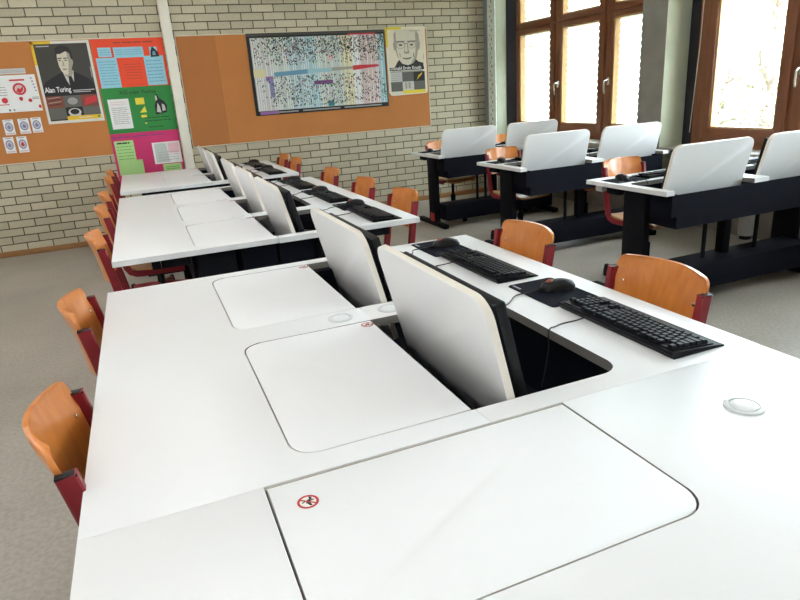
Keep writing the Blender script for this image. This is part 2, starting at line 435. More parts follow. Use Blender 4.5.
# ------------------------------------------------------------------ outdoors seen through the nearer window
b = MB('grass'); b.box(XO+.4, 60, -40, 50, -1.3, -1.2); struct(b.build('ground', smooth=False))
def make_tree(x, y, hgt, seed, label, spread=2.2, leaves=900):
    rnd = random.Random(seed)
    t = thing('tree', label, 'tree', (x, y, -1.2), 0, 'trees outside the windows')
    b = MB('bark')
    tips = []
    b.tube([(0, 0, 0), (.05, .02, hgt*.3), (-.03, .06, hgt*.62), (.1, 0, hgt)], [.17, .13, .08, .02], n=8)
    for i in range(14):
        z0 = hgt*(.22 + .7*rnd.random()); a = rnd.random()*2*PI; l = spread*(.5+.6*rnd.random())*(1.1 - .5*z0/hgt)
        p = [Vector((0, 0, z0))]
        for s in (.35, .7, 1.0): p.append(Vector((math.cos(a+.3*s)*l*s, math.sin(a+.3*s)*l*s, z0 + l*s*(.35+.3*rnd.random()))))
        b.tube(p, [.055, .04, .025, .008], n=6); tips += p[1:]
    b.build('trunk', t)
    b = MB('leaf')
    for i in range(leaves):
        c = rnd.choice(tips) + Vector((rnd.gauss(0, .35), rnd.gauss(0, .35), rnd.gauss(0, .3)))
        r = .05 + .05*rnd.random()
        u = Vector((rnd.gauss(0, 1), rnd.gauss(0, 1), rnd.gauss(0, 1))).normalized(); v = u.orthogonal().normalized()
        b.face([c-u*r, c+v*r*.5, c+u*r, c-v*r*.5])
    b.build('foliage', t, smooth=False)
make_tree(12.5, 9.8, 6.5, 1, 'bare leaning tree seen in the left half of the nearer window', leaves=500)
make_tree(10.8, 9.4, 2.6, 2, 'low leafy bush seen at the bottom of the nearer window', spread=1.3, leaves=900)
make_tree(14.5, 10.6, 5.2, 3, 'leafy tree behind the low bush in the nearer window', leaves=800)

# ------------------------------------------------------------------ back wall: post, boards, posters
b = MB('pole'); b.box(.447, .547, YW-.07, YW-.001, .001, ZC-.001, bevel=.004)
struct(b.build('trim_14'))
BT, BBm = 2.072, .922
def pin_board(name, label, x0, x1, old=None):
    t = thing('pin_board', label, 'notice board', (x0, YW, BBm))
    w, h = x1-x0, BT-BBm
    b = MB('board', 'board_old'); b.box(0.004, w-.004, -.016, -.001, .004, h-.004, 'board')
    if old: b.box(0.006, old, -.0166, -.016, .006, h-.006, 'board_old')
    b.build('panel', t, smooth=False)
    b = MB('board_trim')
    for q in ((0, w, 0, .012), (0, w, h-.012, h), (0, .010, .012, h-.012), (w-.010, w, .012, h-.012)):
        b.box(q[0], q[1], -.021, -.0005, q[2], q[3], bevel=.002)
    o = b.build('trim_strip', t); o['label'] = 'pale edging strip'
    return t
pin_board('left', 'ochre pin board left of the cream post, with the dark portrait poster', -1.75, .440)
pin_board('right', 'long ochre pin board right of the cream post, with the large timeline chart', .560, 3.470, old=.41)
YP = YW - .0214     # plane of paper pinned on the boards

class Art:
    """flat printed sheet: layers of polygons a fraction of a millimetre apart, x right and z up from its lower-left corner"""
    def __init__(self, name, label, cat, x0, x1, z0, z1, base, y=YP, group=None, loose=False, corner=None):
        self.root = thing(name, label, cat, (x0, y, z0), 0, group)
        self.w, self.h = x1-x0, z1-z0
        self.b = MB(base); self.n = 0
        if corner:      # curled bottom corners
            c = corner
            self.b.prism([(0, c), (c*.5, c*.25), (c*1.2, 0), (self.w-c*.5, .01), (self.w, c*.5), (self.w, self.h), (0, self.h)], -.0014, 0, base, axis='Y')
        else:
            self.b.box(0, self.w, -.0012, 0, 0, self.h, base)
        self.lay = .0014
    def poly(self, pts, m, up=True):
        if up: self.lay += .00012
        y = -self.lay
        k = self.b.mi(m)
        f = self.b.bm.faces.new([self.b.bm.verts.new((x*self.w, y, z*self.h)) for x, z in pts]); f.material_index = k
    def rect(self, x0, x1, z0, z1, m, up=True): self.poly([(x0, z0), (x1, z0), (x1, z1), (x0, z1)], m, up)
    def ell(self, cx, cz, rx, rz, m, n=18, up=True):
        self.poly([(cx+rx*math.cos(2*PI*i/n), cz+rz*math.sin(2*PI*i/n)) for i in range(n)], m, up)
    def lines(self, x0, x1, z0, z1, n, m, frac=.35, seed=0):
        rnd = random.Random(seed); self.lay += .00012
        p = (z1-z0)/n
        for i in range(n):
            zz = z1-(i+.5)*p; xa = x0
            while xa < x1-.02:
                xb = min(x1, xa + (x1-x0)*(.12+.25*rnd.random()))
                self.rect(xa, xb, zz-p*frac/2, zz+p*frac/2, m, up=False); xa = xb + (x1-x0)*.035
            if rnd.random() < .25: pass
    def done(self, part='sheet'):
        o = self.b.build(part, self.root, smooth=False)
        return self.root

# dark portrait poster
A = Art('portrait_poster', 'dark portrait poster of a young man in a suit left of the red poster', 'poster', -.782, -.262, 1.282, 2.055, 'p_offwhite', y=YP)
A.rect(0, .34, .968, 1, 'p_yellow'); A.rect(0, .045, .72, 1, 'p_yellow', up=False)
A.rect(.045, .955, .035, .968, 'p_dark')
A.rect(.045, .955, .40, .968, 'p_photo_bg')
A.poly([(.62, .45), (.955, .45), (.955, .968), (.80, .968), (.72, .7)], 'p_dark_grey')
# suit, shirt, tie, face, hair
A.poly([(.045, .40), (.955, .40), (.955, .44), (.90, .52), (.78, .575), (.63, .63), (.44, .63), (.26, .575), (.12, .52), (.045, .47)], 'p_ink')
A.poly([(.44, .63), (.63, .64), (.60, .50), (.545, .42), (.48, .52)], 'p_light_grey')
A.poly([(.45, .64), (.62, .65), (.61, .60), (.53, .55), (.47, .59)], 'p_skin_mid')
A.poly([(.525, .575), (.575, .575), (.60, .50), (.575, .40), (.52, .40), (.515, .50)], 'p_dark')
A.poly([(.395, .80), (.40, .70), (.425, .64), (.47, .60), (.53, .595), (.585, .625), (.625, .69), (.655, .73), (.655, .77), (.63, .78), (.625, .87), (.40, .88)], 'p_skin_light')
A.poly([(.53, .595), (.585, .625), (.625, .69), (.655, .73), (.655, .77), (.63, .78), (.625, .86), (.575, .86), (.575, .73), (.55, .66)], 'p_skin_mid')
A.poly([(.375, .78), (.385, .90), (.43, .935), (.52, .95), (.61, .93), (.66, .88), (.665, .80), (.65, .77), (.625, .80), (.62, .85), (.56, .875), (.46, .845), (.405, .845), (.395, .80)], 'p_hair')
for ex in (.435, .535):
    A.poly([(ex-.035, .785), (ex+.04, .790), (ex+.04, .800), (ex-.03, .798)], 'p_dark'); A.ell(ex, .768, .022, .009, 'p_skin_dark')
A.poly([(.478, .765), (.492, .765), (.495, .715), (.465, .708)], 'p_skin_mid'); A.rect(.46, .505, .700, .706, 'p_skin_dark')
A.poly([(.445, .668), (.53, .668), (.51, .655), (.46, .655)], 'p_skin_dark')
A.rect(.08, .30, .935, .945, 'p_light_grey'); A.rect(.93, .94, .55, .68, 'p_light_grey')
A.rect(.55, .93, .395, .405, 'p_light_grey'); A.rect(.55, .86, .375, .384, 'p_light_grey', up=False)
# lower tiles
T = [[('p_brown_red', 'p_ink'), ('p_mid_grey', 'p_grey'), ('p_brown_red', 'p_skin_mid')], [('p_mid_grey', 'p_dark_grey'), ('p_dark', 'p_light_grey'), ('p_mid_grey', 'p_dark_grey')]]
for r in range(2):
    for c in range(3):
        x0 = .045+c*.303; z0 = .195-r*.145
        A.rect(x0, x0+.303, z0, z0+.145, T[r][c][0])
for k in range(4): A.poly([(.08, .225+k*.028), (.30, .24+k*.028), (.30, .248+k*.028), (.08, .233+k*.028)], 'p_skin_mid' if k % 2 else 'p_dark')
A.poly([(.70, .21), (.93, .25), (.93, .32), (.74, .30)], 'p_red'); A.ell(.50, .27, .09, .045, 'p_grey')
A.ell(.50, .13, .115, .052, 'p_light_grey'); A.ell(.50, .137, .08, .034, 'p_dark'); A.rect(.40, .60, .075, .095, 'p_light_grey')
A.rect(.348, .955, .035, .085, 'p_yellow'); A.rect(.55, .80, .055, .064, 'p_offwhite'); A.rect(.89, .93, .05, .075, 'p_green')
r = A.done()
text_mesh('Alan Turing', .07, 'p_white', 'lettering', r, (.035, -.0075, .300), width=.235, bold=.0012)

# red, green and pink posters stacked at the right end of the left board
A = Art('paper_poster', 'orange-red poster with light blue sheets, top of the coloured stack', 'poster', -.250, .4385, 1.592, 2.058, 'p_orange_red', y=YP-.001)
A.lines(.30, .85, .88, .96, 1, 'p_brown_red', .3, 3)
for q in ((.075, .255, .64, .83), (.285, .70, .61, .825), (.03, .31, .0, .62), (.685, .965, .015, .63), (.785, .895, .60, .81)):
    A.rect(*q, 'p_blue')
A.lines(.10, .24, .66, .80, 3, 'p_steel_blue', .25, 4); A.lines(.31, .68, .66, .79, 3, 'p_steel_blue', .2, 5)
A.lines(.06, .29, .05, .57, 9, 'p_steel_blue', .22, 6); A.lines(.71, .94, .06, .56, 7, 'p_steel_blue', .22, 7); A.lines(.40, .63, .15, .50, 6, 'p_brown_red', .15, 8)
A.poly([(.79, .60), (.915, .61), (.905, .70), (.86, .78), (.83, .82), (.80, .72)], 'p_ink'); A.poly([(.82, .64), (.87, .64), (.86, .72), (.83, .72)], 'p_steel_blue')
r = A.done()
A = Art('paper_poster', 'green poster with a white text sheet and knot picture, between red and pink', 'poster', -.247, .4385, 1.137, 1.592, 'p_green', y=YP-.001)
A.rect(.065, .36, .10, .755, 'p_white'); A.lines(.10, .33, .62, .71, 2, 'p_pink', .3, 1); A.lines(.10, .33, .20, .58, 9, 'p_grey', .28, 2)
A.rect(.455, .58, .61, .755, 'p_bright_yellow'); A.poly([(.49, .43), (.59, .43), (.575, .57)], 'p_bright_yellow'); A.rect(.50, .58, .32, .375, 'p_bright_yellow'); A.ell(.55, .19, .014, .02, 'p_bright_yellow')
A.poly([(.72, .36), (.88, .40), (.90, .55), (.86, .66), (.80, .72), (.775, .82), (.74, .80), (.745, .66), (.715, .55)], 'p_ink')
A.poly([(.735, .42), (.80, .40), (.79, .55), (.765, .62)], 'p_light_grey'); A.poly([(.82, .43), (.87, .45), (.865, .56), (.825, .60)], 'p_light_grey'); A.poly([(.745, .66), (.775, .70), (.765, .79), (.745, .78)], 'p_light_grey')
A.lines(.53, .92, .20, .34, 2, 'p_dark', .2, 5); A.lines(.58, .80, .06, .13, 1, 'p_dark', .2, 9)
r = A.done()
text_mesh('XSS oder Yachaa', .055, 'p_dark', 'lettering', r, (.17, -.0062, .385), width=.36)
A = Art('paper_poster', 'pink poster with pale green notes, bottom of the coloured stack', 'poster', -.245, .4385, .600, 1.137, 'p_magenta', y=YP-.001)
A.rect(.035, .31, .44, .86, 'p_pale_green'); A.rect(.035, .395, .20, .48, 'p_pale_green'); A.rect(.57, .985, .355, .775, 'p_white'); A.poly([(.60, .38), (.80, .38), (.78, .75), (.60, .75)], 'p_mint'); A.poly([(.80, .55), (.96, .55), (.96, .75), (.80, .75)], 'p_pink')
A.rect(.68, .96, .18, .34, 'p_pale_green'); A.lines(.07, .27, .80, .83, 1, 'p_ink', .9, 2); A.lines(.06, .29, .48, .78, 5, 'p_green', .14, 3); A.lines(.64, .94, .40, .60, 4, 'p_grey', .18, 4); A.lines(.72, .93, .22, .30, 2, 'p_green', .25, 5)
A.lines(.02, .80, .90, .96, 1, 'p_purple', .35, 6)
A.done()

# papers on the far left of the board
A = Art('notice_sheet', 'white information sheet with a red round emblem, left end of the board', 'poster', -1.19, -.806, 1.420, 1.762, 'p_white', y=YP)
A.ell(.585, .62, .15, .165, 'p_red', n=28); A.ell(.585, .62, .105, .115, 'p_pale_pink'); A.poly([(.50, .56), (.56, .66), (.60, .62), (.68, .70), (.66, .58), (.58, .50)], 'p_red')
A.rect(.40, .74, .84, .885, 'p_red'); A.ell(.20, .33, .07, .08, 'p_red'); A.ell(.57, .36, .045, .05, 'p_red'); A.ell(.77, .30, .045, .05, 'p_red'); A.ell(.96, .12, .03, .05, 'p_red')
A.rect(.55, .60, .30, .33, 'p_red'); A.lines(.0, .30, .44, .72, 4, 'p_grey', .3, 2); A.lines(.06, .28, .19, .24, 1, 'p_red', .5, 3)
for k in range(5): A.ell(.90+.012*k, .90-.085*k, .02, .022, 'p_blue_ink')
A.lines(.83, .985, .32, .40, 2, 'p_mid_grey', .4, 4); A.ell(.26, .06, .025, .03, 'p_green'); A.ell(.36, .06, .025, .03, 'p_grey'); A.ell(.08, .82, .09, .06, 'p_sky')
A.done()
A = Art('notice_sheet', 'narrow white header strip above the sheet with red emblem', 'poster', -1.13, -.876, 1.772, 1.822, 'p_light_grey', y=YP)
A.lines(.15, .95, .25, .75, 2, 'p_grey', .3, 2); A.done()
CARD = [('pinned picture card at the left end of the upper card row, partly cut off', -1.172, -1.085, 1.209, 1.355, 0), ('pinned picture card with a blue ring in the upper card row, middle one', -1.068, -.978, 1.210, 1.355, 0), ('pinned picture card at the right end of the upper card row', -.952, -.860, 1.212, 1.357, 1),
        ('pinned picture card in the lower card row, left one', -1.215, -1.125, 1.035, 1.190, 0), ('pinned picture card with a red motif at the right end of the lower card row', -1.100, -1.010, 1.033, 1.188, 2)]
CARD[0] = (CARD[0][0], -1.18, -1.09, 1.209, 1.355, 0); CARD[1] = (CARD[1][0], -1.05, -.955, 1.211, 1.355, 0); CARD[2] = (CARD[2][0], -.938, -.845, 1.213, 1.358, 1)
for lab, x0, x1, z0, z1, kk in CARD:
    A = Art('picture_card', lab, 'card', x0, x1, z0, z1, 'p_white', y=YP, group='picture cards on the left board')
    A.ell(.5, .52, .38, .30, 'p_blue_ink', n=24); A.ell(.5, .52, .29, .23, 'p_light_grey', n=24)
    A.poly([(.30, .50), (.50, .68), (.70, .50), (.58, .38), (.42, .38)], 'p_red' if kk == 2 else 'p_blue_ink'); A.rect(.1, .9, .06, .13, 'p_pale_pink'); A.rect(.2, .8, .90, .95, 'p_grey')
    A.done()

# timeline chart
A = Art('timeline_chart', 'large wall chart crowded with tiny pictures in coloured columns', 'poster', 1.297, 2.912, 1.205, 2.066, 'p_dark', y=YP)
rnd = random.Random(3)
A.rect(.022, .992, .055, .945, 'p_light_grey')
bands = [(.022, .16, 'p_light_grey'), (.16, .27, 'p_mint'), (.27, .40, 'p_sky'), (.40, .48, 'p_cyan'), (.48, .66, 'p_mint'), (.66, .74, 'p_pale_yellow'), (.74, .80, 'p_white'), (.80, .94, 'p_pale_pink'), (.94, .992, 'p_cyan')]
A.lay += .00012
for x0, x1, m in bands: A.rect(x0, x1, .055, .945, m, up=False)
A.lay += .00012
for k in range(60):
    x = .03+.95*k/60; A.rect(x, x+.0045, .06, .94, rnd.choice(['p_white', 'p_white', 'p_light_grey', 'p_mint', 'p_white']), up=False)
A.poly([(.16, .47), (.40, .49), (.75, .52), (.92, .525), (.92, .565), (.75, .55), (.40, .545), (.16, .525)], 'p_steel_blue')
A.poly([(.40, .49), (.60, .51), (.60, .55), (.40, .545)], 'p_cyan'); A.poly([(.58, .505), (.78, .525), (.78, .552), (.58, .55)], 'p_skin_mid'); A.poly([(.74, .50), (.94, .535), (.94, .56), (.80, .565), (.74, .56)], 'p_red')
A.rect(.02, .10, .47, .57, 'p_pale_yellow'); A.rect(.44, .58, .345, .395, 'p_purple'); A.rect(.55, .60, .64, .72, 'p_pale_pink'); A.rect(.53, .575, .06, .13, 'p_teal')
A.rect(.10, .15, .42, .48, 'p_lilac'); A.rect(.12, .15, .22, .45, 'p_blue_ink')
A.lay += .00012
for i in range(2600):
    x = .03+.95*rnd.random(); z = rnd.choice([.60+.33*rnd.random(), .60+.33*rnd.random(), .08+.38*rnd.random()])
    if x < .13 and rnd.random() < .6: continue
    if .60 < z < .72 and rnd.random() < .6: continue
    s = .004+.0055*rnd.random()
    A.rect(x, x+s, z, z+s*2.1, rnd.choice(['p_ink', 'p_ink', 'p_dark_grey', 'p_dark_grey', 'p_mid_grey', 'p_brown_red', 'p_blue_ink', 'p_green']), up=False)
A.rect(.0, 1, .965, .995, 'p_dark_grey'); A.rect(.72, .93, .945, .962, 'p_red'); A.lines(.05, .97, .012, .045, 1, 'p_grey', .5, 5); A.rect(.03, .16, .01, .05, 'p_lilac')
A.lines(.003, .018, .1, .9, 9, 'p_grey', .2, 7)
A.done()

# pale portrait poster
A = Art('portrait_poster', 'pale portrait poster of a bald old man with glasses right of the chart', 'poster', 2.925, 3.440, 1.315, 2.085, 'p_cream', y=YP-.004, corner=.045)
A.rect(.0, .40, .965, 1, 'p_bright_yellow'); A.rect(.0, .05, .72, 1, 'p_bright_yellow', up=False)
A.rect(.05, .96, .42, .965, 'p_blush')
A.poly([(.18, .42), (.26, .50), (.34, .55), (.70, .55), (.80, .49), (.92, .47), (.92, .42)], 'p_ink')
A.poly([(.20, .80), (.20, .90), (.26, .955), (.50, .97), (.76, .955), (.83, .89), (.84, .80), (.86, .76), (.84, .68), (.80, .66), (.76, .55), (.66, .47), (.52, .445), (.38, .47), (.28, .55), (.23, .66), (.19, .68), (.17, .76)], 'p_skin_light')
A.poly([(.76, .95), (.83, .89), (.84, .80), (.86, .76), (.84, .68), (.80, .66), (.76, .55), (.66, .47), (.60, .46), (.72, .60), (.75, .75), (.74, .88)], 'p_skin_mid')
A.poly([(.20, .80), (.20, .90), (.25, .94), (.25, .80), (.26, .65), (.30, .56), (.28, .55), (.23, .66), (.19, .68), (.17, .76)], 'p_skin_mid')
for ex in (.36, .64):
    A.ell(ex, .742, .115, .055, 'p_skin_mid', n=20); A.ell(ex, .738, .095, .042, 'p_skin_light', n=20); A.ell(ex, .742, .05, .016, 'p_skin_dark'); A.rect(ex-.11, ex+.11, .785, .80, 'p_skin_dark')
A.rect(.46, .54, .755, .765, 'p_skin_dark')
A.poly([(.48, .74), (.53, .74), (.575, .635), (.50, .615), (.43, .635)], 'p_skin_mid'); A.poly([(.48, .74), (.515, .74), (.53, .65), (.50, .64), (.46, .65)], 'p_skin_light'); A.rect(.44, .57, .618, .628, 'p_skin_dark')
A.poly([(.38, .560), (.50, .550), (.64, .565), (.60, .54), (.50, .528), (.41, .54)], 'p_skin_dark'); A.poly([(.31, .62), (.33, .63), (.36, .57), (.34, .56)], 'p_skin_mid'); A.poly([(.68, .63), (.70, .62), (.68, .56), (.66, .57)], 'p_skin_dark')
A.rect(.60, .86, .935, .945, 'p_grey'); A.rect(.925, .94, .52, .60, 'p_grey')
A.rect(.05, .93, .372, .42, 'p_dark'); A.rect(.06, .90, .345, .365, 'p_grey')
TT = [['p_light_grey', 'p_mid_grey', 'p_dark'], ['p_mid_grey', 'p_light_grey', 'p_mid_grey']]
for r in range(2):
    for c in range(3): A.rect(.06+c*.293, .06+(c+1)*.293, .205-r*.14, .345-r*.14, TT[r][c])
A.poly([(.72, .22), (.86, .30), (.88, .33), (.78, .29)], 'p_yellow'); A.rect(.42, .47, .10, .19, 'p_grey'); A.rect(.50, .56, .10, .19, 'p_skin_mid'); A.lines(.08, .33, .22, .33, 4, 'p_grey', .3, 2); A.rect(.355, .94, .025, .075, 'p_bright_yellow')
r = A.done()
text_mesh('Donald Ervin Knuth', .05, 'p_white', 'lettering', r, (.035, -.0088, .296), width=.40, bold=.0008)

# ------------------------------------------------------------------ computer desks
TH, TT0 = .74, .714          # table top height, underside
PW, LW, LD = .74, .610, .370 # place pitch, lid width, lid depth
OD = .3815                    # depth of the opening from the back edge
def arc(cx, cy, r, a0, a1, n=6):
    return [(cx+r*math.cos(a0+(a1-a0)*i/n), cy+r*math.sin(a0+(a1-a0)*i/n)) for i in range(n+1)]

def sticker(parent, x, y, z):
    b = MB('stick_white')
    b.lathe([(.0182, 0), (.0182, .0003)], (0, 0, 0), 'stick_white', 32)
    b.ring(.0138, .0180, .0005, 'stick_red')
    for q in ([(-.004, -.004), (.002, -.006), (.005, .001), (.003, .006), (-.002, .004)], [(.001, .004), (.006, .011), (.009, .010), (.004, .002)], [(.004, .003), (.011, .004), (.010, .001), (.004, 0)], [(-.002, -.005), (.001, -.012), (.005, -.012), (.003, -.004)], [(-.003, .002), (-.010, -.002), (-.011, .000), (-.003, .005)], [(.005, .004), (.003, .012), (.0055, .013), (.008, .004)]):
        b.face([(u, v, .0006) for u, v in q], 'stick_black')
    s = .0016; c = math.cos(math.radians(-38)); d = math.sin(math.radians(-38))
    b.face([(x0*c - y0*d, x0*d + y0*c, .0007) for x0, y0 in ((-.015, -s), (.015, -s), (.015, s), (-.015, s))], 'stick_red')
    o = b.build('warning_sticker', parent, smooth=False); o.location = (x, y, z); o['label'] = 'small round red prohibition sticker'
    return o

def lid_poly(x0):
    """outline of a lid, hinge edge straight at y=0, far corners rounded, depth towards -y"""
    r = .05
    return [(x0, 0)] + arc(x0+r, -LD+r, r, PI, 1.5*PI) + arc(x0+LW-r, -LD+r, r, 1.5*PI, 2*PI) + [(x0+LW, 0)]

def make_desk(label, loc, rz, n, open_lids, D=.742, posts=(.53, .70), drop=.015, lid_x=None, width=None, grommets=None, group=None, sticker_at=(.03, .020), under=True):
    W = width or PW*n
    root = thing('computer_desk', label, 'desk', loc, rz, group)
    lx = lid_x or [PW*k + (PW-LW)/2 for k in range(n)]
    g = .004
    # comb shaped top
    pts = [(0, 0), (W, 0), (W, D)]
    for x in reversed(lx):
        a0, a1 = x-g, x+LW+g; r = .052; yo = D-OD
        pts += [(a1, D)] + [(a1 - r + r*math.cos(t), yo + r + r*math.sin(t)) for t in [-i*PI/2/6 for i in range(7)]]
        pts += [(a0 + r + r*math.cos(t), yo + r + r*math.sin(t)) for t in [-PI/2 - i*PI/2/6 for i in range(7)]] + [(a0, D)]
    pts += [(0, D)]
    b = MB('white_top'); b.prism(pts, TT0, TH, 'white_top', bevel=.0008)
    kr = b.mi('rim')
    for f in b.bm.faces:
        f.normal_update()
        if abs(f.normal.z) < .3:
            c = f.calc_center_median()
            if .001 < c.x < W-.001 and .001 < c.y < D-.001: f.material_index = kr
    b.build('tabletop', root, ang=.5)
    for k, x in enumerate(lx):
        op = open_lids
        b = MB('white_lid', 'edge_band')
        b.prism(lid_poly(0), -.019, 0, 'white_lid', side='edge_band', bevel=.0015)
        o = b.build('lid', root, ang=.5)
        if not op:
            o.location = (x, D-.008, TH-.0004)
            if sticker_at: sticker(o, sticker_at[0], -sticker_at[1], .0003)
            o['label'] = 'closed white flap flush in the top'
        else:
            # swung up past vertical: hinge edge down in the trough, rounded edge on top, outer face away from the user
            th = math.atan2(.242, 1)
            bt = .106 + drop*.24; zb = .621 - drop      # bottom edge (distance inside the back edge, height)
            o.location = (x, D-bt, zb)
            o.rotation_euler = (-(PI/2 + th) + 0, 0, 0)
            # rotating -y (depth) to +z, +z (outer face) to +y (back)
            o['label'] = 'raised white flap carrying the monitor'
            b = MB('black_plastic', 'screen')
            my0, my1 = -.328, -.040
            b.box(.06, LW-.06, my0+.04, my1-.03, -.046, -.0195, 'black_plastic', bevel=.004)
            b.box(.042, LW-.042, my0, my1, -.072, -.046, 'black_plastic', bevel=.004)
            b.box(.056, LW-.056, my0+.014, my1-.018, -.0728, -.0718, 'screen')
            m = b.build('monitor', o); m['label'] = 'black flat monitor on the back of the flap'
            b = MB('chrome')
            b.tube([(LW-.018, -.05, -.03), (LW-.014, .02, -.16), (LW-.012, .05, -.22)], .005, n=8)
            b.lathe([(.007, 0), (.007, .006)], (LW-.018, -.055, -.034), 'chrome', 10)
            s = b.build('gas_strut', o); s['label'] = 'bright steel lifting strut'
    for gx, gy in (grommets if grommets is not None else [(PW*k, D-.079) for k in range(1, n)]):
        b = MB('grommet', 'grommet_cap')
        b.lathe([(.026, .0002), (.0375, .0002), (.0375, .0022), (.034, .0034), (.0285, .0034), (.0270, .0012), (.0262, .0012)], (0, 0, 0), 'grommet', 32)
        b.lathe([(.001, .0002), (.0255, .0002), (.0255, .0028), (.022, .0042), (.001, .0046)], (0, 0, 0), 'grommet_cap', 32)
        o = b.build('grommet', root); o.location = (gx, gy, TH); o['label'] = 'round grey cable grommet'
    if width:      # the end desk: pale hinge rail in the gap behind its flap
        b = MB('groove'); b.box(lx[0]-.003, lx[0]+LW+.003, D-.0075, D-.0005, TT0, TH-.004); o = b.build('hinge_rail', root, smooth=False); o['label'] = 'beige hinge rail in the gap'
    if under:
        # trough under the flaps
        b = MB('black_box'); t0, t1 = .095, W-.095; y0, y1 = D-.402, D-.006; z0 = .515; w = .004
        b.box(t0, t1, y1-w, y1, z0, TT0-.001); b.box(t0, t1, y0, y0+w, z0, TT0-.001); b.box(t0, t1, y0+w, y1-w, z0, z0+w)
        b.box(t0, t0+w, y0+w, y1-w, z0+w, TT0-.001); b.box(t1-w, t1, y0+w, y1-w, z0+w, TT0-.001)
        for xa, xb in ((.054, t0), (t1, W-.054)): b.box(xa, xb, D-.172, y1, .585, TT0-.001)
        b.build('cable_trough', root, smooth=False)
        b = MB('black'); b.box(.03, W-.03, .16, .20, TT0-.045, TT0-.001, bevel=.003); b.box(.03, .07, .201, D-.41, TT0-.045, TT0-.001, bevel=.003); b.box(W-.07, W-.03, .201, D-.41, TT0-.045, TT0-.001, bevel=.003)
        b.build('under_frame', root)
        for s in (0, 1):
            xa = .046 if s == 0 else W-.092
            b = MB('black'); b.box(xa, xa+.046, D-.385, D-.205, .045, TT0-.001, bevel=.006); lg = b.build('leg', root)
            b = MB('black'); b.box(xa-.006, xa+.052, D-.66, D-.03, .001, .045, bevel=.008); b.build('foot', lg)
            b = MB('red_cap'); xo = xa-.012 if s == 0 else xa+.047
            b.box(xo, xo+.011, D-.335, D-.255, .05, .135, bevel=.004); o = b.build('end_cap', lg); o['label'] = 'small red plastic cap at the leg base'
        b = MB('black_box'); b.box(.094, W-.094, D-.30, D-.075, .075, .235, bevel=.004); b.build('floor_channel', root)
        for px in posts:
            b = MB('black'); b.box(W-px-.009, W-px+.009, D-.20, D-.182, .236, .514); b.build('post', root, smooth=False)
        b = MB('black'); b.box(W/2-.03, W/2+.03, D-.26, D-.20, .236, .514, bevel=.004); b.build('centre_post', root)
    return root

BLX0, BLXM, BLX1 = -.198, .546, 1.2865
# nearest block
R1 = make_desk('white computer desk with two raised flaps, nearest right side of the long row', (BLX1, .945, 0), PI/2, 2, True)
L1 = make_desk('white computer desk with two closed flaps, nearest left side of the long row', (BLX0, .945+2*PW, 0), -PI/2, 2, False)
E1 = make_desk('white end desk across the foreground with one closed flap', (BLX0, .2025, 0), 0, 1, False, D=.742, lid_x=[.296], width=BLX1-BLX0, grommets=[(1.203, .555)], sticker_at=(.055, .068))
# middle block
Y2 = 2.938
R2 = make_desk('white computer desk with three raised flaps, right side of middle block', (BLX1+.003, Y2-.008, 0), PI/2, 3, True)
L2 = make_desk('white computer desk with three closed flaps, left side of middle block', (BLX0, Y2+3*PW, 0), -PI/2, 3, False)
# far block
Y3 = 5.545
R3 = make_desk('white computer desk with two raised flaps, far right side near the brick wall', (BLX1, Y3, 0), PI/2, 2, True)
L3 = make_desk('white computer desk with two closed flaps, far left side near the coloured posters', (BLX0, Y3-.01+2*PW, 0), -PI/2, 2, False)
# window side: three desks one behind the other
ROWS = {'f': (2.660, 2.630), 'm': (2.690, 4.135), 'b': (2.690, 5.570)}
DR = .685
RF = make_desk('computer desk by the windows nearest the camera, raised flaps facing us', (ROWS['f'][0]+2*PW, ROWS['f'][1]+DR, 0), PI, 2, True, D=DR, drop=0, posts=(.53, .985))
bb = MB('grey_plastic'); bb.box(2*PW-.075, 2*PW-.029, .055, .115, .672, .7125, bevel=.006); ob = bb.build('socket_box', RF); ob['label'] = 'small light grey box under the desk corner'
RM = make_desk('middle one of the three computer desks by the windows', (ROWS['m'][0]+2*PW, ROWS['m'][1]+DR, 0), PI, 2, True, D=DR, drop=0, posts=(.567, .70))
RB = make_desk('rearmost computer desk by the windows, in front of the brick wall', (ROWS['b'][0]+2*PW, ROWS['b'][1]+DR, 0), PI, 2, True, D=DR, drop=0, posts=(.525, .621))

